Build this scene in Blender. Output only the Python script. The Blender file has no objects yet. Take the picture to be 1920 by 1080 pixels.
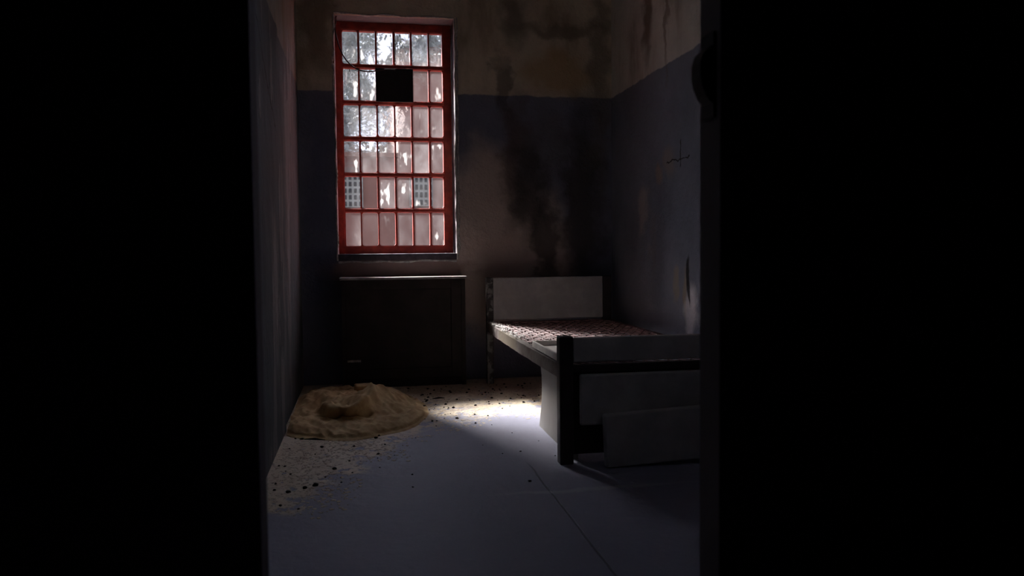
import bpy, bmesh, math, random
from mathutils import Vector, Matrix, noise as mnoise
random.seed(7)
C = bpy.context.scene.collection
sc = bpy.context.scene

# ------------------------------------------------------------------ camera, world, sun, exposure
F_PX, YAW, PITCH, ROLL, EYE = 1500.0, .1829, .0477, -.0096, .95
cam = bpy.data.cameras.new('camera'); cam_o = bpy.data.objects.new('camera', cam); C.objects.link(cam_o)
sc.camera = cam_o
cam.sensor_width = 36; cam.lens = 36 * F_PX / 1920; cam.clip_start = .02
cy, sy, cp, sp = math.cos(YAW), math.sin(YAW), math.cos(PITCH), math.sin(PITCH)
Fv = Vector((sy*cp, cy*cp, -sp)); Rv = Vector((cy, -sy, 0)); Uv = Rv.cross(Fv)
cr, sr = math.cos(ROLL), math.sin(ROLL)
Rv, Uv = Rv*cr + Uv*sr, -Rv*sr + Uv*cr
M = Matrix((Rv, Uv, -Fv)).transposed().to_4x4(); M.translation = (0, 0, EYE)
cam_o.matrix_world = M
cam.dof.use_dof = True; cam.dof.focus_distance = 5.2; cam.dof.aperture_fstop = 4.0

w = bpy.data.worlds.new('sky'); sc.world = w; w.use_nodes = True
wn = w.node_tree.nodes; wl = w.node_tree.links
bg = wn['Background']; bg.inputs['Color'].default_value = (.74, .80, 1.0, 1); bg.inputs['Strength'].default_value = 1.5

sun = bpy.data.lights.new('sun', 'SUN'); sun.energy = 24.0; sun.angle = math.radians(15); sun.color = (1, .97, .93)
sun_o = bpy.data.objects.new('sun', sun); C.objects.link(sun_o)
sun_o.location = (-6, 14, 12)
to_sun = Vector((-.52, 1, .97)).normalized()
sun_o.rotation_euler = to_sun.to_track_quat('Z', 'Y').to_euler()

sc.view_settings.view_transform = 'Standard'; sc.view_settings.look = 'None'
sc.view_settings.gamma = 1; sc.view_settings.use_curve_mapping = False
sc.view_settings.exposure = 1.65
sc.cycles.max_bounces = 8; sc.cycles.diffuse_bounces = 5; sc.cycles.transparent_max_bounces = 12
sc.cycles.sample_clamp_indirect = 4

# ------------------------------------------------------------------ node helpers
class NB:
    def __init__(s, name):
        s.m = bpy.data.materials.new(name); s.m.use_nodes = True
        s.n = s.m.node_tree.nodes; s.l = s.m.node_tree.links; s.n.clear()
        s.out = s.n.new('ShaderNodeOutputMaterial')
        tc = s.n.new('ShaderNodeTexCoord'); s.P = tc.outputs['Object']
        sep = s.n.new('ShaderNodeSeparateXYZ'); s.l.new(s.P, sep.inputs[0]); s.X, s.Y, s.Z = sep.outputs
    def put(s, sock, v):
        if isinstance(v, bpy.types.NodeSocket): s.l.new(v, sock)
        elif isinstance(v, (tuple, list)) and len(v) == 3 and len(sock.default_value) == 4: sock.default_value = (*v, 1)
        else: sock.default_value = v
    def m1(s, op, a, b=0.0, c=0.0, clamp=False):
        n = s.n.new('ShaderNodeMath'); n.operation = op; n.use_clamp = clamp
        for i, v in enumerate((a, b, c)): s.put(n.inputs[i], v)
        return n.outputs[0]
    def v1(s, op, a, b=(0, 0, 0)):
        n = s.n.new('ShaderNodeVectorMath'); n.operation = op
        s.put(n.inputs[0], a)
        if op == 'SCALE': s.put(n.inputs['Scale'], b)
        else: s.put(n.inputs[1], b)
        return n.outputs['Value'] if op in ('LENGTH', 'DOT_PRODUCT', 'DISTANCE') else n.outputs[0]
    def noise(s, scale, detail=4, rough=.55, off=(0, 0, 0), stretch=(1, 1, 1), color=False, dist=0):
        v = s.v1('MULTIPLY', s.v1('ADD', s.P, off), stretch)
        n = s.n.new('ShaderNodeTexNoise'); s.l.new(v, n.inputs['Vector'])
        n.inputs['Scale'].default_value = scale; n.inputs['Detail'].default_value = detail
        n.inputs['Roughness'].default_value = rough; n.inputs['Distortion'].default_value = dist
        return n.outputs['Color' if color else 'Fac']
    def voro(s, scale, feature='F1', stretch=(1, 1, 1)):
        n = s.n.new('ShaderNodeTexVoronoi'); n.feature = feature; n.inputs['Scale'].default_value = scale
        s.l.new(s.v1('MULTIPLY', s.P, stretch), n.inputs['Vector']); return n.outputs['Distance']
    def step(s, v, a, b):
        n = s.n.new('ShaderNodeMapRange'); n.interpolation_type = 'SMOOTHSTEP'
        s.put(n.inputs['Value'], v); n.inputs['From Min'].default_value = a; n.inputs['From Max'].default_value = b
        return n.outputs[0]
    def mix(s, f, a, b):
        n = s.n.new('ShaderNodeMix'); n.data_type = 'RGBA'
        s.put(n.inputs[0], f); s.put(n.inputs[6], a); s.put(n.inputs[7], b); return n.outputs[2]
    def blob(s, c, r, soft=.35, amt=.18, nscale=5):
        """1 inside a noise-ragged ellipsoid, 0 outside"""
        nz = s.v1('SCALE', s.v1('SUBTRACT', s.noise(nscale, 4, color=True, off=c), (.5, .5, .5)), amt*2)
        d = s.v1('LENGTH', s.v1('DIVIDE', s.v1('SUBTRACT', s.v1('ADD', s.P, nz), c), r))
        return s.step(d, 1+soft, 1-soft)
    def bump(s, h, strength=.3, dist=.01):
        b = s.n.new('ShaderNodeBump'); b.inputs['Strength'].default_value = strength; b.inputs['Distance'].default_value = dist
        s.l.new(h, b.inputs['Height']); return b.outputs[0]
    def bsdf(s, color, rough=.8, normal=None, metal=0.0, spec=.3):
        b = s.n.new('ShaderNodeBsdfPrincipled'); s.put(b.inputs['Base Color'], color)
        s.put(b.inputs['Roughness'], rough); s.put(b.inputs['Metallic'], metal); b.inputs['Specular IOR Level'].default_value = spec
        if normal is not None: s.l.new(normal, b.inputs['Normal'])
        s.l.new(b.outputs[0], s.out.inputs[0]); return s.m

def plain(name, col, rough=.7, var=.25, scale=14, metal=0.0, spec=.3, bump=.2, dark=None):
    b = NB(name); nz = b.noise(scale, 5, .6)
    c2 = dark if dark else tuple(v*(1-2*var) for v in col)
    c = b.mix(b.step(nz, .35, .7), c2, col)
    return b.bsdf(c, rough, b.bump(b.noise(scale*4, 4), bump, .004), metal, spec)

BLUE = (.17, .175, .24); CREAM = (.42, .37, .32); BROWN = (.47, .37, .33); MOLD = (.05, .042, .042); WHITE = (.55, .53, .52)

def wall_base(b, zp, blue=BLUE, cream=CREAM):
    zz = b.m1('ADD', b.Z, b.m1('MULTIPLY', b.m1('SUBTRACT', b.noise(9, 3), .5), .035))
    bl = b.mix(b.noise(2.2, 5, .6), tuple(v*.6 for v in blue), tuple(v*1.35 for v in blue))
    cr_ = b.mix(b.noise(1.8, 5, .65, off=(3, 1, 7)), tuple(v*.5 for v in cream), tuple(v*1.3 for v in cream))
    stain = b.step(b.noise(2.5, 5, .6, off=(5, 5, 0), stretch=(1, 1, .35)), .5, .68)
    cr_ = b.mix(b.m1('MULTIPLY', stain, .55), cr_, (.17, .10, .05))
    return b.mix(b.step(zz, zp-.006, zp+.006), bl, cr_)

def blobs(b, col, lst):
    for c, r, color, a, *k in lst:
        soft = k[0] if k else .35; amt = k[1] if len(k) > 1 else .15
        col = b.mix(b.m1('MULTIPLY', b.blob(c, r, soft, amt), a), col, color)
    return col

def m_wall_back():
    b = NB('old painted plaster back wall'); c = wall_base(b, 2.078, (.16, .16, .21), (.66, .55, .42))
    Y0 = 5.82
    c = blobs(b, c, [
        ((.90, Y0, 1.10), (.30, 9, .62), BROWN, .95, .25),
        ((1.22, Y0, .95), (.30, 9, .45), BROWN, .9, .3),
        ((1.02, Y0, .75), (.45, 9, .40), (.46, .35, .31), .8, .4),
        ((1.10, Y0, 1.62), (.10, 9, .42), (.10, .07, .065), .8, .5),
        ((1.35, Y0, 1.75), (.16, 9, .25), (.13, .12, .13), .6, .5),
        ((1.22, Y0, 1.40), (.13, 9, .34), MOLD, .85, .5, .2),
        ((1.34, Y0, 1.05), (.09, 9, .40), MOLD, .8, .5, .2),
        ((1.62, Y0, 1.30), (.16, 9, .70), MOLD, .85, .5, .2),
        ((1.02, Y0, 2.12), (.05, 9, .20), MOLD, .6, .5, .2),
        ((1.10, Y0, 2.62), (.10, 9, .16), (.14, .11, .09), .7, .6),
        ((1.45, Y0, 2.25), (.28, 9, .14), (.42, .27, .13), .7, .5),
        ((1.48, Y0, 2.58), (.30, 9, .05), (.16, .13, .10), .7, .6),
        ((1.76, Y0, 2.3), (.07, 9, .8), (.12, .10, .08), .6, .7),
        ((.25, Y0, .80), (.55, 9, .11), (.26, .17, .15), .9, .25),
        ((-.30, Y0, 1.2), (.12, 9, .7), (.08, .09, .15), .7, .5),
        ((-.30, Y0, 2.55), (.14, 9, .3), (.15, .10, .07), .7, .5),
    ])
    rev = b.step(b.Y, 5.826, 5.83)                       # the window reveal is whitewashed
    c = b.mix(rev, c, b.mix(b.noise(9, 5), (.35, .31, .34), (.62, .58, .60)))
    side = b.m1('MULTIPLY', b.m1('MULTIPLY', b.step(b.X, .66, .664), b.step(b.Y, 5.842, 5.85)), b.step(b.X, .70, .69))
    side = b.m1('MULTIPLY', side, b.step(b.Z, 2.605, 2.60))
    c = b.mix(b.m1('MULTIPLY', rev, b.step(b.Z, 2.604, 2.609)), c, (.17, .15, .17))  # underside of the reveal darkened in colour to tone down the light on it
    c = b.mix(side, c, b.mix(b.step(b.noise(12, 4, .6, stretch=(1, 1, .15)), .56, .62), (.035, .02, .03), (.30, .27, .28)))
    h = b.m1('ADD', b.noise(7, 8, .65), b.m1('MULTIPLY', b.noise(55, 3), .15))
    return b.bsdf(c, .85, b.bump(h, .55, .03))

def m_wall_left():
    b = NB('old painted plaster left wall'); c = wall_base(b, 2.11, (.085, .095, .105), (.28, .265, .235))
    X0 = -.42
    c = blobs(b, c, [
        ((X0, 5.1, 1.75), (9, .35, .45), (.15, .12, .135), .7, .5),
        ((X0, 4.85, 1.0), (9, .10, .8), (.20, .18, .18), .8, .6),
        ((X0, 4.55, .9), (9, .05, .5), (.22, .195, .19), .7, .6),
        ((X0, 4.0, .75), (9, .12, .35), (.22, .20, .20), .7, .6),
        ((X0, 3.3, 1.55), (9, .06, .2), (.22, .20, .20), .5, .6),
    ])
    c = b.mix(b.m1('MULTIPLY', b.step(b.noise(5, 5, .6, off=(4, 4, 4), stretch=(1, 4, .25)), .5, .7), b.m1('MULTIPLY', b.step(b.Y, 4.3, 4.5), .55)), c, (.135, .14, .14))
    crack = b.step(b.m1('ABSOLUTE', b.m1('ADD', b.m1('SUBTRACT', b.m1('MULTIPLY', b.Y, .55), b.m1('SUBTRACT', 3.85, b.Z)),
                   b.m1('MULTIPLY', b.m1('SUBTRACT', b.noise(6, 3), .5), .15))), .012, .003)
    crack = b.m1('MULTIPLY', crack, b.step(b.Y, 4.3, 4.1))
    c = b.mix(crack, c, (.02, .018, .018))
    pe = b.step(b.noise(3.2, 6, .6, stretch=(1, 1, .3)), .56, .60)
    c = b.mix(b.m1('MULTIPLY', pe, .5), c, (.27, .25, .25))
    h = b.m1('ADD', b.noise(5, 8, .65, stretch=(1, 1, .5)), b.m1('MULTIPLY', pe, .35))
    return b.bsdf(c, .8, b.bump(h, .7, .04))

def m_wall_right():
    b = NB('old painted plaster right wall'); c = wall_base(b, 2.078, (.17, .19, .235), (.62, .61, .54))
    X0 = 1.849
    c = blobs(b, c, [
        ((X0, 4.9, .62), (9, .7, .35), (.27, .28, .33), .6, .5, .2),
        ((X0, 5.05, 2.50), (9, .09, .30), (.13, .08, .05), .8, .5),
        ((X0, 4.72, 2.35), (9, .03, .35), (.15, .09, .05), .6, .5),
        ((X0, 4.85, 1.41), (9, .07, .07), (.30, .22, .17), .85, .4, .1),
        ((X0, 4.68, 1.50), (9, .12, .09), (.27, .23, .19), .6, .4, .1),
        ((X0, 5.15, 1.22), (9, .09, .15), (.36, .33, .30), .65, .5, .2),
        ((X0, 4.95, .98), (9, .05, .20), (.26, .24, .23), .5, .6, .2),
        ((X0, 4.56, .72), (9, .05, .10), (.34, .29, .22), .8, .4, .12),
        ((X0, 4.42, .70), (9, .025, .13), (.34, .28, .20), .8, .4, .06),
        ((X0, 4.33, .55), (9, .10, .14), (.80, .78, .80), .8, .5, .15),  # sunlit spot low on the wall, painted pale
        ((X0, 4.38, .80), (9, .020, .10), (.01, .008, .008), .95, .3, .05),
        ((X0, 4.36, .69), (9, .015, .08), (.01, .008, .008), .9, .3, .05),
        ((X0, 4.85, 1.02), (9, .16, .4), (.09, .09, .11), .5, .6, .2),
    ])
    nz = b.m1('MULTIPLY', b.m1('SUBTRACT', b.noise(14, 4), .5), .06)
    k1 = b.m1('MULTIPLY', b.step(b.m1('ABSOLUTE', b.m1('ADD', b.m1('SUBTRACT', b.Y, 4.49), nz)), .009, .003),
              b.m1('MULTIPLY', b.step(b.Z, 1.42, 1.44), b.step(b.Z, 1.60, 1.58)))
    k2 = b.m1('MULTIPLY', b.step(b.m1('ABSOLUTE', b.m1('ADD', b.m1('SUBTRACT', b.Z, 1.475), nz)), .006, .002),
              b.m1('MULTIPLY', b.step(b.Y, 4.35, 4.36), b.step(b.Y, 4.72, 4.70)))
    c = b.mix(b.m1('MAXIMUM', k1, k2), c, (.015, .012, .012))
    h = b.m1('ADD', b.noise(7, 8, .65), b.m1('MULTIPLY', b.noise(60, 3), .2))
    return b.bsdf(c, .8, b.bump(h, .5, .03))

def m_wall_front():
    b = NB('doorway wall, dark corridor face and painted room face')
    room = wall_base(b, 2.078, (.34, .36, .40), (.58, .59, .55))
    c = b.mix(b.step(b.Y, 1.397, 1.399), b.mix(b.step(b.Y, 1.3155, 1.317), (.16, .12, .16), b.mix(b.step(b.X, .1, .2), (.05, .04, .045), (.34, .28, .27))), room)  # light put into jamb colour: left reveal darkened, right reveal lightened
    return b.bsdf(c, .9, b.bump(b.noise(9, 6), .4, .02))

def m_floor():
    b = NB('worn blue grey painted concrete floor')
    c = b.mix(b.noise(2.5, 6, .6), (.20, .20, .265), (.285, .285, .365))
    c = b.mix(b.m1('MULTIPLY', b.step(b.noise(38, 3), .62, .7), .25), c, (.36, .35, .37))
    # strewn plaster and lime dust: left of and behind the swept middle
    edge = b.m1('MINIMUM', b.m1('ADD', b.m1('MULTIPLY', b.X, 2.05), 3.52), b.m1('ADD', 4.46, b.m1('MULTIPLY', b.X, .0)))
    d = b.m1('SUBTRACT', b.Y, edge)
    dn = b.m1('ADD', d, b.m1('MULTIPLY', b.m1('SUBTRACT', b.noise(4.5, 5, .6), .5), 1.1))
    reg = b.step(dn, -.05, .25)
    reg = b.m1('MULTIPLY', reg, b.step(b.m1('ADD', b.m1('MULTIPLY', b.X, .8), b.Y), 2.68, 2.74))
    thr = b.step(b.m1('ADD', b.noise(11, 6, .62, off=(2, 2, 2)), b.m1('MULTIPLY', b.m1('MINIMUM', d, 1.2), .12)), .44, .50)
    cream = b.mix(b.noise(6, 5), (.46, .34, .22), (.78, .68, .54))
    cream = b.mix(b.m1('MULTIPLY', b.step(b.noise(34, 6, .7, off=(1, 7, 0)), .50, .66), .5), cream, (.24, .175, .115))
    c = b.mix(b.m1('MULTIPLY', reg, thr), c, cream)
    sp_ = b.m1('MULTIPLY', b.step(b.noise(30, 4, .6, off=(8, 0, 0)), .62, .66), b.step(dn, .1, .6))
    c = b.mix(b.m1('MULTIPLY', sp_, .8), c, (.035, .025, .02))
    seam = b.m1('MULTIPLY', b.step(b.m1('ABSOLUTE', b.m1('SUBTRACT', b.X, b.m1('ADD', .705, b.m1('MULTIPLY', b.m1('SUBTRACT', b.noise(3, 2), .5), .02)))), .006, .002), b.step(b.Y, 3.5, 3.35))
    c = b.mix(b.m1('MULTIPLY', seam, .75), c, (.06, .055, .07))
    c = b.mix(b.blob((.9, 3.02, 0), (.35, .02, 1), .6, .05), c, (.33, .33, .38))
    h = b.m1('SUBTRACT', b.m1('ADD', b.noise(16, 6, .6), b.m1('MULTIPLY', thr, b.m1('MULTIPLY', reg, .5))), seam)
    return b.bsdf(c, .62, b.bump(h, .35, .012), 0, .35)

def m_glass():
    b = NB('dirty wavy window glass')
    geo = b.n.new('ShaderNodeNewGeometry'); rnd = geo.outputs['Random Per Island']
    rv = b.m1('MULTIPLY', rnd, 37.0)
    cmb = b.n.new('ShaderNodeCombineXYZ'); b.l.new(rv, cmb.inputs[1])
    P0 = b.P; b.P = b.v1('ADD', P0, cmb.outputs[0])
    cloud = b.noise(7, 4, .55, stretch=(1.4, 1, .9))
    blot = b.step(b.noise(10, 2, .5, off=(9, 0, 3), stretch=(1.7, 1, .8)), .57, .72)
    streak = b.step(b.noise(24, 3, .6, stretch=(1.0, 1, .35), off=(0, 0, 4)), .66, .74)
    def at(k):
        n = b.n.new('ShaderNodeAttribute'); n.attribute_name = k; return n.outputs['Fac']
    haze, wave, bl = at('haze'), at('wave'), at('blot')
    blot = b.m1('MULTIPLY', blot, bl); streak = b.m1('MULTIPLY', streak, b.m1('ADD', .15, b.m1('MULTIPLY', bl, .5)))
    dirt = b.m1('MULTIPLY', haze, b.m1('ADD', .22, b.m1('MULTIPLY', b.step(cloud, .25, .8), .8)))
    dirt = b.m1('MINIMUM', b.m1('ADD', dirt, b.m1('ADD', b.m1('MULTIPLY', blot, .7), b.m1('MULTIPLY', streak, .4))), .85)
    tr = b.n.new('ShaderNodeBsdfTransparent'); tr.inputs[0].default_value = (.92, .92, .93, 1)
    rf = b.n.new('ShaderNodeBsdfRefraction'); rf.inputs['IOR'].default_value = 1.12; rf.inputs['Roughness'].default_value = .22
    rf.inputs[0].default_value = (.9, .9, .91, 1)
    b.l.new(b.bump(b.noise(9, 3, .5), .8, .03), rf.inputs['Normal'])
    tl = b.n.new('ShaderNodeBsdfTranslucent'); tl.inputs[0].default_value = (.052, .05, .052, 1)
    gl = b.n.new('ShaderNodeBsdfGlossy'); gl.inputs['Roughness'].default_value = .08
    def mx(f, a, c):
        n = b.n.new('ShaderNodeMixShader'); b.put(n.inputs[0], f); b.l.new(a, n.inputs[1]); b.l.new(c, n.inputs[2]); return n.outputs[0]
    b.put(tl.inputs[0], b.mix(b.m1('MAXIMUM', blot, b.m1('MULTIPLY', streak, .6)), (.062, .060, .062), (.30, .29, .28)))
    s1 = mx(b.m1('MULTIPLY', wave, .75), tr.outputs[0], rf.outputs[0]); s2 = mx(dirt, s1, tl.outputs[0]); s3 = mx(.04, s2, gl.outputs[0])
    b.l.new(s3, b.out.inputs[0]); return b.m

M_ = dict(
    back=m_wall_back(), left=m_wall_left(), right=m_wall_right(), floor=m_floor(), glass=m_glass(),
    ceil=plain('stained ceiling plaster', (.56, .58, .56), .9),
    corridor=plain('dark corridor plaster', (.30, .24, .30), .95),
    jamb=plain('dark door jamb plaster', (.09, .075, .07), .9),
    lip=plain('chipped white plaster edge', (.60, .56, .54), .85, .25, 30),
    sill=plain('grey stone sill', (.09, .07, .085), .6, .2, 25),
    red=plain('rust red painted iron', (.46, .06, .035), .5, .22, 18, dark=(.26, .035, .025)),
    black=plain('black painted board', (.018, .010, .012), .6),
    cable=plain('dark red rubber cable', (.05, .015, .015), .45),
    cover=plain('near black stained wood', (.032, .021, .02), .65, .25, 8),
    covertop=plain('pale wood top board', (.42, .38, .38), .6),  # much paler than the cover body
    rust=plain('rusty bed iron', (.27, .15, .15), .65, .3, 20, spec=.2),
    steel=plain('dark brown bed iron', (.045, .030, .032), .5, .2, 20),
    panel=plain('grey enamelled sheet panel', (.46, .43, .42), .5, .12, 6, spec=.35),
    footp=plain('grey painted foot panel', (.52, .49, .47), .55, .12, 6),
    slab=plain('pale grey board', (.31, .29, .275), .6, .08, 4),
    tray=plain('pale worn tray metal', (.80, .74, .70), .6, .1, 9),
    cloth=plain('ochre dusty cloth', (.68, .50, .27), .95, .22, 9, dark=(.42, .27, .13), bump=.5),
    foam=plain('ochre foam', (.60, .40, .20), .95),
    crumb=plain('dark rubble', (.03, .024, .022), .9),
    flake=plain('pale plaster flakes', (.66, .57, .46), .9, .3, 3, dark=(.50, .40, .30)),
    iron=plain('black iron catch', (.03, .025, .025), .55),
    facade=plain('faded pink brown render', (.078, .035, .026), .9, .12, .8),
    screen=plain('grey concrete screen block', (.105, .105, .095), .9, .15, 5),
    slot_shade=plain('dark slot shade', (.006, .006, .006), .9),
    roof=plain('terracotta tiles', (.10, .05, .035), .85),
    leaf=plain('dusty grey green leaves', (.20, .21, .195), .7, .2, 2),
    bark=plain('grey bark', (.05, .04, .035), .9),
    ground=plain('dry yard ground', (.09, .08, .07), .95, .15, 1),
)
def m_rail():
    b = NB('bed rail with flaking pale paint over rust')
    c = b.mix(b.step(b.noise(13, 5, .6), .42, .5), (.04, .022, .02), (.07, .055, .05))
    c = b.mix(b.blob((.85, 4.75, .41), (9, .30, .2), .15, .03), c, (.075, .057, .038))
    return b.bsdf(c, .6, b.bump(b.noise(40, 5), .4, .004))
M_['rail'] = m_rail()
def m_headleg():
    b = NB('bed leg with flaking grey paint')
    c = b.mix(b.step(b.noise(16, 5, .6), .5, .58), (.045, .038, .038), (.20, .20, .19))
    return b.bsdf(c, .6, b.bump(b.noise(40, 5), .4, .004))
M_['headleg'] = m_headleg()

# ------------------------------------------------------------------ mesh helpers
def obj(name, bm, mat, parent=None, smooth=False):
    me = bpy.data.meshes.new(name); bmesh.ops.recalc_face_normals(bm, faces=bm.faces); bm.to_mesh(me); bm.free()
    me.materials.append(mat)
    if smooth:
        for p in me.polygons: p.use_smooth = True
    o = bpy.data.objects.new(name, me); C.objects.link(o)
    if parent: o.parent = parent
    return o
def struct(name, bm, mat, parent=None):
    o = obj(name, bm, mat, parent)
    if not parent: o['kind'] = 'structure'
    return o
def tag(o, label, cat, group=None):
    o['label'] = label; o['category'] = cat
    if group: o['group'] = group
    return o
def thing(name, label, cat, loc=(0, 0, 0), group=None):
    o = bpy.data.objects.new(name, None); C.objects.link(o); o.empty_display_size = .1
    o['base'] = loc
    return tag(o, label, cat, group)
def box(bm, x0, x1, y0, y1, z0, z1, bev=0, mat=None, seg=2):
    r = bmesh.ops.create_cube(bm, size=1)
    for v in r['verts']:
        v.co = Vector((x0+(v.co.x+.5)*(x1-x0), y0+(v.co.y+.5)*(y1-y0), z0+(v.co.z+.5)*(z1-z0)))
    vs = r['verts']
    if bev:
        es = list({e for v in vs for e in v.link_edges})
        q = bmesh.ops.bevel(bm, geom=es, offset=bev, segments=seg, affect='EDGES', profile=.5)
        vs = list({v for f in q['faces'] for v in f.verts} | {v for v in vs if v.is_valid})
    if mat is not None:
        bmesh.ops.transform(bm, matrix=mat, verts=vs)
    return vs
def B(*a, **k):
    bm = bmesh.new(); box(bm, *a, **k); return bm
def tube(bm, pts, r, seg=8, cap=True):
    rings = []; n = len(pts); pts = [Vector(p) for p in pts]
    for i, p in enumerate(pts):
        t = (pts[min(i+1, n-1)] - pts[max(i-1, 0)]).normalized()
        a = t.cross(Vector((0, 0, 1)));  a = a if a.length > .05 else t.cross(Vector((0, 1, 0)))
        a.normalize(); c = t.cross(a)
        rr = r[i] if isinstance(r, (list, tuple)) else r
        rings.append([bm.verts.new(p + (a*math.cos(2*math.pi*k/seg) + c*math.sin(2*math.pi*k/seg))*rr) for k in range(seg)])
    for i in range(n-1):
        for k in range(seg):
            bm.faces.new((rings[i][k], rings[i][(k+1) % seg], rings[i+1][(k+1) % seg], rings[i+1][k]))
    if cap:
        bm.faces.new(rings[0]); bm.faces.new(rings[-1])

# ------------------------------------------------------------------ the cell and the dark corridor
XL, XR, YB, YF0, YF1, ZC = -.42, 1.849, 5.82, 1.315, 1.40, 3.5
struct('floor', B(-2.6, 3.2, -1.9, 6.22, -.25, 0), M_['floor'])
struct('ceiling', B(-2.6, 3.2, -1.9, 6.22, ZC, ZC+.25), M_['ceil'])
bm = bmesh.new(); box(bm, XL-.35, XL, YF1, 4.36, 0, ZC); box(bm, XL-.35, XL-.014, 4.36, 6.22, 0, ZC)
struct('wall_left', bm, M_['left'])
bm = bmesh.new(); OY0, OY1, OZ0, OZ1 = 1.65, 2.50, 1.80, 2.70      # unseen opening added high in the right wall's near end for fill light
box(bm, XR, XR+.35, OY1, 6.22, 0, ZC); box(bm, XR, XR+.35, YF1, OY0, 0, ZC)
box(bm, XR, XR+.35, OY0, OY1, 0, OZ0); box(bm, XR, XR+.35, OY0, OY1, OZ1, ZC)
struct('wall_right', bm, M_['right'])
fill_win = bpy.data.objects.new('added_fill_window', None); C.objects.link(fill_win); fill_win['kind'] = 'structure'  # added out of view to light the bed foot and near floor
bm = bmesh.new()
for a in ((OY0, OY0+.03, OZ0, OZ1), (OY1-.03, OY1, OZ0, OZ1), (OY0+.03, OY1-.03, OZ0, OZ0+.03), (OY0+.03, OY1-.03, OZ1-.03, OZ1)): box(bm, XR+.16, XR+.20, *a)
obj('window_frame', bm, M_['red'], fill_win)
for y in (1.86, 2.07, 2.28): obj('bar', B(XR+.175, XR+.185, y-.006, y+.006, OZ0+.03, OZ1-.03), M_['red'], fill_win)
WX0, WX1, WZ0, WZ1 = -.176, .668, .883, 2.611
bm = bmesh.new()
box(bm, XL-.014, WX0, YB, 6.22, 0, ZC); box(bm, WX1, XR, YB, 6.22, 0, ZC)
box(bm, WX0, WX1, YB, 6.22, 0, WZ0); box(bm, WX0, WX1, YB, 6.22, WZ1, ZC)
struct('wall_back', bm, M_['back'])
# wall with the doorway we look through
DX0, DX1, DZ = -.169, .615, 2.1
bm = bmesh.new()
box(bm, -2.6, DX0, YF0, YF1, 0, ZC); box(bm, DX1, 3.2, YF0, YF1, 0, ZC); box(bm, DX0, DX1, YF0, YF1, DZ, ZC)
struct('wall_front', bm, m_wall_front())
struct('wall_corridor', B(-2.6, 3.2, -1.9, -1.7, 0, ZC), M_['corridor'])
struct('wall_corridor_left', B(-2.6, -2.4, -1.7, YF0, 0, ZC), M_['corridor'])
struct('wall_corridor_right', B(3.0, 3.2, -1.7, YF0, 0, ZC), M_['corridor'])

# irregular chipped plaster edge round the window opening
def lip(x0, z0, x1, z1, seed):
    bm = bmesh.new(); n = 60; pts = []; rad = []
    for i in range(n+1):
        t = i/n; x = x0+(x1-x0)*t; z = z0+(z1-z0)*t
        wv = mnoise.noise(Vector((x*9+seed, z*9, seed)))
        w2 = mnoise.noise(Vector((x*30+seed, z*30, 5)))
        horiz = abs(x1-x0) > abs(z1-z0)
        pts.append((x+(0 if horiz else wv*.010), YB-.001, z+(wv*.010 if horiz else 0)))
        rad.append(.006+.005*abs(wv)+.002*w2)
    tube(bm, pts, rad, 7); return bm
bm = bmesh.new()
for a in ((WX0-.006, WZ0, WX0-.006, WZ1, 1), (WX1+.006, WZ0, WX1+.006, WZ1, 2.5), (WX0, WZ1+.006, WX1, WZ1+.006, 4), (WX0, WZ0-.008, WX1, WZ0-.008, 7.3)):
    t_ = lip(*a); me_ = bpy.data.meshes.new('t'); t_.to_mesh(me_); t_.free(); bm.from_mesh(me_); bpy.data.meshes.remove(me_)
struct('trim_1', bm, M_['lip'])
bm = bmesh.new()
tube(bm, [(WX1+.021+.003*math.sin(i*.9), YB-.002, WZ0+.06+i*.028) for i in range(61)], [.004+.003*abs(math.sin(i*.7)) for i in range(61)], 6)
struct('trim_2', bm, M_['lip'])
struct('trim_3', B(WX0, WX1, YB-.004, 6.0, WZ0, .930, bev=.003), M_['sill'])

# window: red iron frame, glazing bars with rounded panes, dirty glass
win = bpy.data.objects.new('window_1', None); C.objects.link(win); win['kind'] = 'structure'
bm = bmesh.new(); FY0, FY1 = 5.985, 6.03
box(bm, WX0, -.131, FY0, FY1+.03, .93, WZ1, bev=.003); box(bm, .605, WX1-.006, FY0, FY1+.03, .93, WZ1, bev=.003)
box(bm, -.131, .605, FY0, FY1+.03, 2.555, WZ1, bev=.003); box(bm, -.131, .605, FY0, FY1+.03, .93, .986, bev=.003)
obj('window_frame', bm, M_['red'], win)
cols = [-.131, -.0105, .1155, .244, .370, .498, .605]
rows = [2.556, 2.295, 2.033, 1.772, 1.510, 1.248, .984]
bars = bmesh.new(); glass = bmesh.new()
LH, LW, LB = (glass.faces.layers.float.new(k) for k in ('haze', 'wave', 'blot'))
PANES = [   # how hazy, how wavy and how smudged each pane is
    [(.35, .8, .5), (.30, .9, 1), (.35, .8, .9), (.40, .8, .6), (.50, .8, .2), (.50, .8, .3)],
    [(.30, .9, .9), (.30, .9, 1), (0, 0, 0), (0, 0, 0), (.15, .25, .1), (.25, .3, .4)],
    [(.45, .8, .3), (.60, .9, .0), (.55, .8, .5), (.45, .8, .1), (.30, .7, .2), (.35, .6, .5)],
    [(.35, .8, 1), (.40, .7, .9), (.35, .7, 1), (.20, .3, 1), (.50, .5, .4), (.40, .4, .7)],
    [(.12, .08, .1), (.02, .05, .0), (.35, .4, .9), (.35, .4, .9), (.12, .10, .5), (.20, .2, .3)],
    [(.32, .2, .1), (.08, .1, .0), (.04, .1, .15), (.18, .2, .1), (.20, .2, .1), (.26, .3, .5)]]
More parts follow.
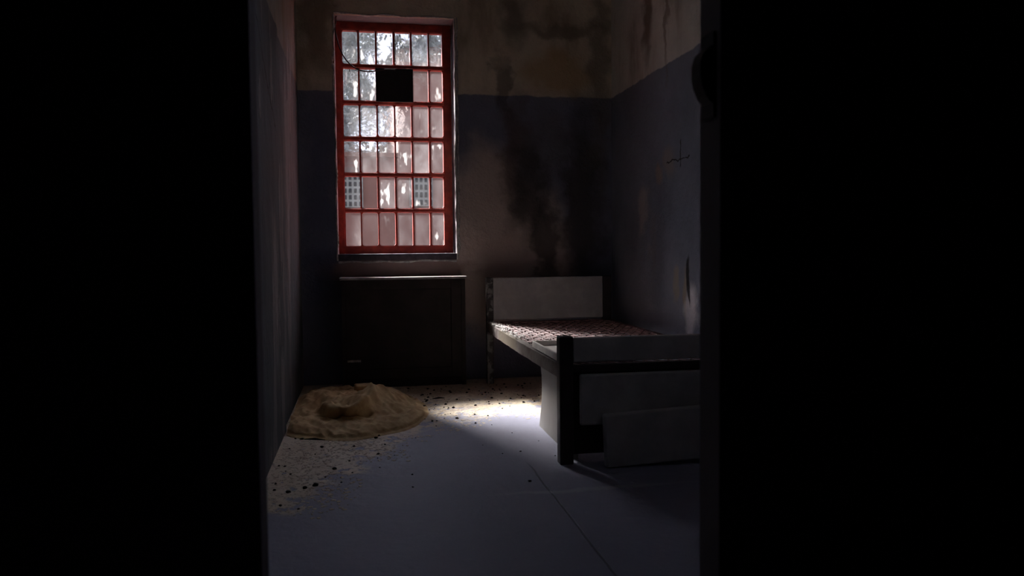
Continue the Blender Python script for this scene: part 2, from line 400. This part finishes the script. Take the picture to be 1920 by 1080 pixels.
def rounded(x0, x1, z0, z1, r, n=5):
    o_ = []
    for cx, cz, a0 in ((x1-r, z1-r, 0), (x0+r, z1-r, 90), (x0+r, z0+r, 180), (x1-r, z0+r, 270)):
        for k in range(n):
            a = math.radians(a0+90*k/(n-1)); o_.append((cx+r*math.cos(a), cz+r*math.sin(a)))
    return o_
for j in range(6):
    for i in range(6):
        X0, X1, Z1, Z0 = cols[i], cols[i+1], rows[j], rows[j+1]
        jt = lambda: random.uniform(-.0015, .0015)
        ix0, ix1 = X0+.0062+jt(), X1-.0062+jt(); iz0, iz1 = Z0+.0165+jt(), Z1-.0155+jt()
        if j == 0: iz1 = Z1-.006
        if j == 5: iz0 = Z0+.006
        r = random.choice((.006, .010, .016)); inner = rounded(ix0, ix1, iz0, iz1, r)
        outer = [(min(max((X0 if x < (ix0+ix1)/2 else X1), X0), X1) if abs(x-(ix0+ix1)/2) >= (ix1-ix0)/2-r-1e-6 else x,
                  (Z0 if z < (iz0+iz1)/2 else Z1)) for x, z in inner]
        lay = {}
        for nm, loop in (('i', inner), ('o', outer)):
            for yy in (5.990, 6.028): lay[nm, yy] = [bars.verts.new((x, yy, z)) for x, z in loop]
        n = len(inner)
        for k in range(n):
            k2 = (k+1) % n
            for yy in (5.990, 6.028):
                q = [lay['i', yy][k], lay['i', yy][k2], lay['o', yy][k2], lay['o', yy][k]]
                try: bars.faces.new(q)
                except ValueError: pass
            bars.faces.new([lay['i', 5.990][k], lay['i', 5.990][k2], lay['i', 6.028][k2], lay['i', 6.028][k]])
        tx, tz = random.uniform(-.0015, .0015), random.uniform(-.002, .002)
        hz_, wv_, bl_ = PANES[j][i]; gx0, gx1, gz0, gz1 = ix0-.003, ix1+.003, iz0-.003, iz1+.003
        if j == 1 and i in (2, 3): continue
        vs = [glass.verts.new(p) for p in ((gx0, 6.008+tx, gz0), (gx1, 6.008-tx, gz0+0), (gx1, 6.008-tx, gz1), (gx0, 6.008+tx, gz1))]
        f_ = glass.faces.new(vs); f_[LH] = hz_; f_[LW] = wv_; f_[LB] = bl_
bmesh.ops.remove_doubles(bars, verts=bars.verts, dist=1e-6)
for j in range(1, 6): box(bars, -.131, .605, 5.978, 5.990, rows[j]-.012, rows[j]+.012, bev=.002)
obj('glazing_bars', bars, M_['red'], win)
obj('glass', glass, M_['glass'], win)

# black board over two panes and the cable sagging to it
t = thing('junction_panel', 'small black square board fixed over two panes near the top of the red window', 'panel')
obj('board', B(.108, .380, 5.952, 5.972, 2.037, 2.279, bev=.004), M_['black'], t)
for x in (.13, .358):
    for z in (2.06, 2.256):
        bm = bmesh.new(); tube(bm, [(x, 5.954, z), (x, 5.948, z)], .007, 10); obj('screw', bm, M_['iron'], t)
for k, z in enumerate((2.09, 2.22)):
    obj('bracket', B(.225, .265, 5.972, 5.980, z, z+.03, bev=.002), M_['iron'], t)
def spline(P, n=8):
    P = [Vector(p) for p in P]; P = [P[0]*2-P[1]] + P + [P[-1]*2-P[-2]]; out = []
    for i in range(1, len(P)-2):
        for k in range(n):
            t = k/n; a, b_, c, d = P[i-1:i+3]
            out.append(.5*((2*b_)+(-a+c)*t+(2*a-5*b_+4*c-d)*t*t+(-a+3*b_-3*c+d)*t**3))
    out.append(P[-2]); return out
bm = bmesh.new()
tube(bm, spline([(-.160, 5.832, 2.600), (-.163, 5.862, 2.572), (-.168, 5.90, 2.509), (-.129, 5.93, 2.375), (-.057, 5.94, 2.283), (.036, 5.945, 2.248), (.150, 5.95, 2.262), (.20, 5.944, 2.268), (.25, 5.946, 2.262)]), .0048, 8)
tag(obj('cable', bm, M_['cable'], None, True), 'thin dark cable sagging from the upper left window corner to the black board', 'cable')

# ------------------------------------------------------------------ dark box cover below the window
t = thing('radiator_cover', 'large near-black wooden box cover standing under the window with a sunlit pale top edge', 'radiator cover')
BX0, BX1, BY, BZ = -.155, .700, 5.60, .752
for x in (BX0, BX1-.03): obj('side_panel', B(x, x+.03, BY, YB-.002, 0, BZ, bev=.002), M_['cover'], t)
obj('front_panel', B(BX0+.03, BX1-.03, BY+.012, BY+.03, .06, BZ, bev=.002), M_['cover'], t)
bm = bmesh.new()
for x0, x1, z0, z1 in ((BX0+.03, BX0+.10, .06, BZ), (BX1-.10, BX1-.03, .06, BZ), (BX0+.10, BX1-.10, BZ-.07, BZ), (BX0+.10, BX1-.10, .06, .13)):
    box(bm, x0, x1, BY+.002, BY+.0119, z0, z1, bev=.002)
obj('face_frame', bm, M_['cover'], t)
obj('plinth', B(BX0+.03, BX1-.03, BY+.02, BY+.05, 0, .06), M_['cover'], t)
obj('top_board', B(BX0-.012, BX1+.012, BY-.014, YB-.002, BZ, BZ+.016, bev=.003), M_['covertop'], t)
o = obj('glint_ledge', B(-.122, -.030, BY-.018, BY+.004, .186, .200, bev=.002), M_['lip'], t); o['label'] = 'small pale ledge added for a white glint at the lower left of the cover'  # pale piece standing in for a white glint on the cover

# ------------------------------------------------------------------ iron bed
bed = thing('bed_frame', 'old iron bed frame without mattress, grey head and foot panels, beside the right wall', 'bed')
FY = 3.384
for nm, a in (('post', (.835, .897, FY, FY+.06, 0, .568)), ('post', (1.735, 1.795, FY, FY+.06, 0, .568))):
    obj(nm, B(*a, bev=.005), M_['steel'], bed)
for a in ((.848, .896, 5.575, 5.625, 0, .755), (1.705, 1.765, 5.575, 5.625, 0, .755)):
    o = obj('leg', B(*a, bev=.005), M_['headleg'] if a[0] < 1 else M_['steel'], bed)
hp = obj('headboard', B(.898, 1.704, 5.588, 5.612, .455, .753, bev=.004), M_['panel'], bed)
obj('upper_foot_panel', B(.898, 1.734, FY+.006, FY+.044, .452, .560, bev=.006), M_['footp'], bed)
obj('lower_foot_panel', B(.921, 1.72, FY-.032, FY-.001, .178, .402, bev=.008, seg=3), M_['footp'], bed)
obj('foot_shade_panel', B(.899, 1.733, FY+.062, FY+.074, .03, .43, bev=.002), M_['steel'], bed)  # added dark sheet that keeps the space behind the foot in shade
obj('crossbar', B(.897, 1.735, FY+.012, FY+.04, .405, .440, bev=.003), M_['steel'], bed)
obj('crossbar', B(.896, 1.705, 5.58, 5.61, .400, .440, bev=.003), M_['rust'], bed)
def rail(x0, x1, xin, m):
    bm = bmesh.new(); n = 34; ys = [FY+.062+(5.574-FY-.062)*i/n for i in range(n+1)]
    prof = [(x0, .378), (x0, .441), (xin, .441), (xin, .435), (x1, .435), (x1, .378)]
    rings = [[bm.verts.new((x+random.uniform(-.0008, .0008), y, z-.006*math.sin(math.pi*(y-3.4)/2.2)+random.uniform(-.001, .001))) for x, z in prof] for y in ys]
    for i in range(n):
        for k in range(6): bm.faces.new((rings[i][k], rings[i][(k+1) % 6], rings[i+1][(k+1) % 6], rings[i+1][k]))
    bm.faces.new(rings[0]); bm.faces.new(rings[-1])
    return obj('side_rail', bm, m, bed)
rail(.846, .852, .886, M_['rail']); rail(1.766, 1.760, 1.726, M_['rust'])
# diamond wire mesh
bm = bmesh.new(); x0, x1, y0, y1 = .880, 1.732, FY+.055, 5.58; dx, dy = .058, .115
k = -60
def wire(a, b_):
    a, b_ = Vector(a), Vector(b_); n = max(2, int((b_-a).length/.05)); pts = []
    for i in range(n+1):
        p = a.lerp(b_, i/n); s = math.sin(math.pi*(p.x-x0)/(x1-x0))
        pts.append((p.x, p.y, .438-.012*s+.0018*(1 if i % 2 else -1)))
    tube(bm, pts, .0036, 4, False)
for k in range(-80, 120):
    for sgn in (1, -1):
        # x = x0 + k*dx + sgn*(y-y0)*dx/dy
        ya, yb = y0, y1; xa = x0+k*dx+sgn*(ya-y0)*dx/dy; xb = x0+k*dx+sgn*(yb-y0)*dx/dy
        pa, pb = Vector((xa, ya, 0)), Vector((xb, yb, 0)); d = pb-pa; t0, t1 = 0.0, 1.0
        ta, tb = (x0-pa.x)/d.x, (x1-pa.x)/d.x; lo, hi = min(ta, tb), max(ta, tb); t0, t1 = max(t0, lo), min(t1, hi)
        if t1-t0 < .004: continue
        wire(pa+d*t0, pa+d*t1)
o = obj('wire_mesh', bm, M_['rust'], bed)
for y in (4.1, 4.75): obj('slat', B(.853, 1.759, y, y+.035, .385, .391), M_['rust'], bed)
# paint chips and debris lying on the rail and the mesh
bm = bmesh.new()
for i in range(150):
    u = random.random(); y = 5.56-u*1.1; x = .848+abs(random.gauss(0, .035)); s = random.uniform(.004, .012)
    if x > 1.0: continue
    c = Vector((x, y, .441+.004)); n = random.randint(4, 6)
    vs = [bm.verts.new(c+Vector((s*math.cos(2*math.pi*q/n)*random.uniform(.6, 1.2), s*math.sin(2*math.pi*q/n)*random.uniform(.8, 1.6), random.uniform(-.002, .006)))) for q in range(n)]
    top = bm.verts.new(c+Vector((0, 0, .007)))
    bm.faces.new(vs)
    for q in range(n): bm.faces.new((vs[q], vs[(q+1) % n], top))
o = obj('paint_chips', bm, M_['lip']); tag(o, 'pale paint chips lying along the left rail of the bed', 'debris'); o['kind'] = 'stuff'

# shallow tray at the near end of the mesh
t = thing('metal_tray', 'pale shallow metal tray lying upturned on the near corner of the bed mesh', 'tray')
bm = bmesh.new()
TX0, TX1, TY0, TY1 = .852, 1.715, 3.462, 4.045  # width stretched right across the bed to shade the floor underneath
box(bm, TX0, TX1, TY0, TY1, .446, .452)
obj('tray_base', bm, M_['tray'], t)
bm = bmesh.new()
box(bm, TX0, TX0+.012, TY0, TY1, .452, .478, bev=.003); box(bm, TX1-.012, TX1, TY0, TY1, .452, .478, bev=.003)
box(bm, TX0+.012, TX1-.012, TY0, TY0+.012, .452, .478, bev=.003); box(bm, TX0+.012, TX1-.012, TY1-.012, TY1, .452, .478, bev=.003)
obj('rim', bm, M_['tray'], t)

# pale board standing on edge below the rail
bm = bmesh.new(); n = 14; A = []
for i in range(n+1):
    for j in range(9):
        u, v = i/n, j/8
        y = 3.46+(4.165-3.46)*u+.012*(1-v)*u-.02*v*u; z = .002+.366*v; x = .915+.018*math.sin(v*2.6)*u-.01*v
        A.append((x, y, z))
def sheet(A, n, m, th):
    bm = bmesh.new(); f = [bm.verts.new(p) for p in A]; b_ = [bm.verts.new((p[0]+th, p[1], p[2])) for p in A]
    idx = lambda i, j: i*m+j
    for i in range(n):
        for j in range(m-1):
            bm.faces.new((f[idx(i, j)], f[idx(i+1, j)], f[idx(i+1, j+1)], f[idx(i, j+1)]))
            bm.faces.new((b_[idx(i, j)], b_[idx(i, j+1)], b_[idx(i+1, j+1)], b_[idx(i+1, j)]))
    for i in range(n):
        for j in (0, m-1): bm.faces.new((f[idx(i, j)], f[idx(i+1, j)], b_[idx(i+1, j)], b_[idx(i, j)]))
    for j in range(m-1):
        for i in (0, n): bm.faces.new((f[idx(i, j)], f[idx(i, j+1)], b_[idx(i, j+1)], b_[idx(i, j)]))
    return bm
o = obj('pale_board', sheet(A, n, 9, .022), M_['slab'], None, False)
tag(o, 'pale grey board standing on edge on the floor under the left rail of the bed', 'board')

# loose panel leaning in front of the bed foot
mt = Matrix.Translation((1.018, 3.285, .002)) @ Matrix.Rotation(-math.radians(2.4), 4, 'Y') @ Matrix.Rotation(math.radians(0), 4, 'Z')
tag(obj('loose_panel', B(0, .70, 0, .046, 0, .232, bev=.008, seg=3, mat=mt), M_['footp']),
    'grey panel standing loose on the floor in front of the foot end of the bed', 'panel')

# ------------------------------------------------------------------ crumpled cloth heap in the left corner
def sstep(t): t = max(0., min(1., t)); return t*t*(3-2*t)
def heap_h(x, y):
    """apron of cloth in front, a steep folded bank behind it, lower skirts to the right"""
    wob = .05*mnoise.noise(Vector((x*9, 2, 4)))
    nz = mnoise.fractal(Vector((x*5, y*4, 1)), .9, 2.1, 4)
    f1 = 1-abs(mnoise.noise(Vector((x*7+y*2.4, y*3.2-x*2.5, 3.3))))*2
    f2 = 1-abs(mnoise.noise(Vector((x*12-y*3, y*5, 8))))*2
    apron = .022+.010*f1*max(0, f1)+.006*nz
    yc = 4.46+2.4*(x+.13)**2+wob
    left = sstep((x+.405)/.05); right = 1-sstep((x-.04)/.26)
    crest = .068-.05*math.exp(-((x-.01)/.085)**2)*sstep((y-4.80)/.15)+.016*f1+.012*f2+.012*math.sin(x*17+1)-.035*sstep((y-4.75)/.6)-.035*(1-sstep((x+.40)/.16))
    bank = sstep((y-yc)/(.06+.30*sstep((x+.02)/.12)+.25*sstep((-.20-x)/.12)))*crest*right*(.55+.45*left)
    gap = math.exp(-((x+.285)/.045)**2-((y-4.66)/.17)**2)*.06
    skirt = .040*math.exp(-((x-.12)/.15)**2-((y-4.85)/.35)**2)*(1+.5*f1)
    e = 1.12-math.hypot((x+.10)/.43, (y-4.78)/(.66+.08*mnoise.noise(Vector((x*6, 1, 1)))))
    return max(apron, apron*.4+bank-gap+skirt)*sstep(e*4.5) - (.012 if e < .03 else 0)
bm = bmesh.new(); nx, ny = 110, 170; G = []
hx0, hx1, hy0, hy1 = -.412, .36, 4.05, 5.57
for i in range(nx+1):
    G.append([bm.verts.new((hx0+(hx1-hx0)*i/nx, hy0+(hy1-hy0)*j/ny, max(-.008, heap_h(hx0+(hx1-hx0)*i/nx, hy0+(hy1-hy0)*j/ny)))) for j in range(ny+1)])
for col_ in G:                                            # the bank's upper edge hangs forward over a hollow
    for v in col_:
        x, y = v.co.x, v.co.y; yc = 4.46+2.4*(x+.13)**2+.05*mnoise.noise(Vector((x*9, 2, 4)))
        k_ = sstep((y-yc)/.05)*math.exp(-((x+.12)/.12)**2)*(1-sstep((y-yc)/.40))
        v.co.y -= .13*k_*(.8+.5*mnoise.noise(Vector((x*13, 0, 1)))); v.co.z += .012*k_
        v.co.x += .010*mnoise.noise(Vector((x*11, y*8, 6))); v.co.x = max(v.co.x, -.417)
        if v.co.z > .01: v.co.z += .012*(1-2*abs(mnoise.noise(Vector((x*16+y*5, y*7, 2)))))+.006*mnoise.noise(Vector((x*40, y*30, 2)))
for i in range(nx):
    for j in range(ny):
        q = (G[i][j], G[i+1][j], G[i+1][j+1], G[i][j+1])
        if max(v.co.z for v in q) > .002: bm.faces.new(q)
bmesh.ops.delete(bm, geom=[v for v in bm.verts if not v.link_faces], context='VERTS')
tag(obj('crumpled_blanket', bm, M_['cloth'], None, True), 'crumpled ochre blanket heaped on the floor in the left corner under the window', 'blanket')
mt = Matrix.Translation((-.012, 5.05, .050)) @ Matrix.Rotation(.15, 4, 'Z')
tag(obj('foam_block', B(-.055, .055, -.05, .05, 0, .070, bev=.008, mat=mt), M_['foam']), 'small ochre foam block lying behind the crumpled blanket', 'foam block')

# ------------------------------------------------------------------ debris
def edge_y(x): return min(2.05*x+3.52, 4.50)
def flake(bm, x, y, s, z=.001):
    n = random.randint(4, 7); h = random.uniform(.0005, .0012)+s*.03; tilt = random.uniform(-.08, .08)
    a0 = random.random()*6
    pts = [(s*random.uniform(.55, 1.1)*math.cos(a0+2*math.pi*k/n), s*random.uniform(.55, 1.1)*math.sin(a0+2*math.pi*k/n)) for k in range(n)]
    lo = [bm.verts.new((x+a, y+b_, z)) for a, b_ in pts]; hi = [bm.verts.new((x+a*.85, y+b_*.85, z+h+tilt*a)) for a, b_ in pts]
    bm.faces.new(hi)
    for k in range(n): bm.faces.new((lo[k], lo[(k+1) % n], hi[(k+1) % n], hi[k]))
def heap_at(x, y):
    return max(0, heap_h(x, y)) if (hx0 < x < hx1 and hy0 < y < hy1) else 0
bm = bmesh.new(); cnt = 0
while cnt < 4200:
    x = random.uniform(XL+.01, 1.7); y = random.uniform(2.75, 5.58)
    d = y-edge_y(x)+.7*mnoise.noise(Vector((x*3, y*3, 2)))
    if d < random.uniform(-.25, .35): continue
    if (hx0 < x < hx1 and 4.1 < y < 5.5): continue
    if .8*x+y < 2.72 or (BX0-.03 < x < BX1+.03 and y > BY-.04) or (.90 < x < .95 and 3.4 < y < 4.2): continue
    z = heap_at(x, y)
    if z > .0 or heap_h(x, y) > -.002 and hx0 < x < hx1 and hy0 < y < hy1: continue
    s = random.choice((.004, .005, .006, .008, .012)) ; flake(bm, x, y, s, z); cnt += 1
o = obj('plaster_flakes', bm, M_['flake']); tag(o, 'pale flakes of fallen plaster strewn over the floor at the left and below the window', 'debris'); o['kind'] = 'stuff'
# dark crumbs one by one
protos = []
for s in range(5):
    bm = bmesh.new(); bmesh.ops.create_icosphere(bm, subdivisions=2, radius=1)
    for v in bm.verts:
        v.co *= 1+.45*mnoise.noise(v.co*1.3+Vector((s*7, 0, 0))); v.co.z = max(-.42, v.co.z*.7)+.42
        v.co *= .01
    me = bpy.data.meshes.new('rubble_crumb'); bm.to_mesh(me); bm.free(); me.materials.append(M_['crumb']); protos.append(me)
spots = [(0.503, 4.463, 1.5), (0.588, 4.315, 1), (0.384, 4.418, 1), (0.684, 4.495, .8), (0.323, 4.476, .6), (0.045, 4.082, 1.4), (0.062, 4.126, .9), (0.087, 3.936, .8), (0.05, 3.755, 1.1), (-0.215, 3.949, 1.4), (-0.357, 4.162, .8), (0.039, 4.255, .8), (0.186, 3.379, .7), (0.178, 3.194, .7), (0.653, 3.173, 1.1), (0.71, 3.658, .8), (0.62, 3.637, .6), (0.838, 3.844, .5), (0.851, 3.546, .6), (-0.142, 3.537, 1.5), (-0.21, 3.301, 1.8), (-0.248, 3.272, 1.5), (-0.31, 3.228, 1.5), (-0.323, 3.062, 1), (-0.387, 3.644, .8), (-0.36, 3.629, .8), (-0.24, 3.82, .6), (0.516, 4.773, 1.5), (-0.368, 3.952, .7), (0.125, 3.718, .5), (0.053, 3.52, .5), (0.668, 4.256, .5), (0.741, 4.044, .5), (0.80, 4.682, .8), (0.554, 3.819, .4), (-0.107, 3.324, .7), (-0.253, 3.009, .8), (-0.175, 3.418, .7), (-0.08, 3.658, .8)]
rng = random.Random(3)
while len(spots) < 190:
    x, y = (rng.uniform(-.38, 1.4), rng.uniform(3.0, 5.5)) if len(spots) < 100 else (rng.uniform(.2, 1.4), rng.uniform(4.75, 5.55))
    if y < edge_y(x) or heap_at(x, y) > .004 or (BX0-.05 < x < BX1+.05 and y > BY-.06) or (.88 < x < .97 and y < 4.2): continue
    spots.append((x, y, rng.choice((.4, .5, .6, .8, 1.0, 1.3))))
for i, (x, y, s) in enumerate(spots):
    o = bpy.data.objects.new('rubble_crumb', protos[i % 5]); C.objects.link(o)
    o.location = (x, y, .0 if heap_at(x, y) <= 0 else heap_at(x, y)); s *= .8; o.scale = (s*.8, s*.8, s*.75); o.rotation_euler = (0, 0, rng.uniform(0, 6))
    tag(o, 'small dark crumb of rubble lying on the littered floor', 'crumb', 'dark crumbs of rubble scattered on the floor')
# splinters
for (x, y, a, L, lb) in ((-.259, 4.10, -.35, .11, 'dark wooden splinter lying on the floor in front of the ochre blanket'),
                         (.254, 4.673, .35, .10, 'dark wooden splinter lying right of the blanket, nearest the bare floor'),
                         (.342, 4.83, 1.1, .07, 'short dark splinter lying at the left end of the bright patch of floor'),
                         (.455, 5.08, .2, .08, 'dark splinter lying close in front of the dark box cover')):
    bm = bmesh.new(); z = .006
    tube(bm, [(x-L/2*math.cos(a), y-L/2*math.sin(a), z), (x, y+.004, z+.003), (x+L/2*math.cos(a), y+L/2*math.sin(a), z)], [.002, .006, .0015], 5)
    tag(obj('wood_splinter', bm, M_['crumb']), lb, 'splinter')

# ------------------------------------------------------------------ iron catch on the right door jamb
t = thing('door_catch', 'dark rounded iron catch fixed on the right jamb of the doorway', 'door catch')
obj('back_plate', B(.609, .6148, 1.33, 1.385, 1.18, 1.33, bev=.002), M_['iron'], t)
bm = bmesh.new(); prof = [(.609, 1.306), (.603, 1.302), (.592, 1.292), (.587, 1.276), (.587, 1.250), (.590, 1.236), (.598, 1.218), (.609, 1.205)]
a = [bm.verts.new((x, 1.335, z)) for x, z in prof]; c = [bm.verts.new((x, 1.375, z)) for x, z in prof]
bm.faces.new(a); bm.faces.new(c)
for k in range(len(prof)): bm.faces.new((a[k], a[(k+1) % len(prof)], c[(k+1) % len(prof)], c[k]))
obj('keeper', bm, M_['iron'], t)

# ------------------------------------------------------------------ outside: yard, pink building, trees
struct('ground', B(-20, 22, 6.3, 34, -1.2, -1.0), M_['ground'])
t = thing('building', 'pink brown rendered building across the yard seen through the window panes', 'building')
bm = bmesh.new(); box(bm, -5, .62, 14, 20, -1, 2.55); box(bm, .62, 9, 14, 20, -1, 4.05)
obj('wall', bm, M_['facade'], t)
bm = bmesh.new(); box(bm, -5.1, .62, 13.85, 20, 2.55, 2.62); box(bm, .62, 9.1, 13.85, 20, 4.05, 4.15)
obj('roof', bm, M_['roof'], t)
for gx, gz, W, Hh, nx_, nz_ in ((-.33, 1.70, .34, .56, 4, 5), (.80, 1.72, .40, .52, 5, 4)):
    f = obj('vent_screen', B(gx, gx+W, 13.93, 13.999, gz, gz+Hh), M_['screen'], t)
    for i in range(nx_):
        for j in range(nz_):
            cx = gx+W*(i+.5)/nx_; cz = gz+Hh*(j+.5)/nz_; bm = bmesh.new()
            box(bm, cx-W/nx_*.27, cx+W/nx_*.27, 13.915, 13.9295, cz-Hh/nz_*.33, cz+Hh/nz_*.33)  # solid dark block drawn for the shade inside an open gap
            obj('slot_plate', bm, M_['slot_shade'], f)
def tree(x, y, h, r, label, seed):
    rg = random.Random(seed); t = thing('broadleaf_tree', label, 'tree', group=None)
    bm = bmesh.new(); tube(bm, [(x, y, -1), (x+.1, y, h*.4), (x-.1, y+.1, h)], [.22, .15, .04], 9)
    for k in range(9):
        a = rg.uniform(0, 6.3); z0 = h*rg.uniform(.3, .7)
        tube(bm, [(x, y, z0), (x+math.cos(a)*r*.5, y+math.sin(a)*r*.5, z0+.5), (x+math.cos(a)*r*.85, y+math.sin(a)*r*.8, z0+1.1)], [.07, .04, .015], 6)
    obj('trunk', bm, M_['bark'], t)
    bm = bmesh.new()
    cl = [(x+rg.uniform(-r, r), y+rg.uniform(-r, r)*.6, h*rg.uniform(.30, 1.02), rg.uniform(.6, .9)) for _ in range(60)]
    for cx, cyy, cz, cr__ in cl:
        for _ in range(170):
            d = Vector((rg.gauss(0, 1), rg.gauss(0, 1), rg.gauss(0, 1))).normalized()*cr__*rg.uniform(.4, 1)
            p = Vector((cx, cyy, cz))+d; u = Vector((rg.gauss(0, 1), rg.gauss(0, 1), rg.gauss(0, 1))).normalized(); v = u.orthogonal().normalized()
            s = rg.uniform(.10, .20)
            q = [p-u*s, p+v*s*.5, p+u*s, p-v*s*.5]
            bm.faces.new([bm.verts.new(c_) for c_ in q])
    obj('foliage', bm, M_['leaf'], t)
tree(-2.6, 22.4, 7.6, 2.0, 'leafy tree behind the low left wing of the pink building', 1)
tree(1.2, 26.6, 9.2, 2.1, 'tallest leafy tree behind the pink building, seen through the top middle panes', 2)
tree(4.4, 22.6, 7.4, 2.1, 'leafy tree behind the tall right block of the pink building', 3)
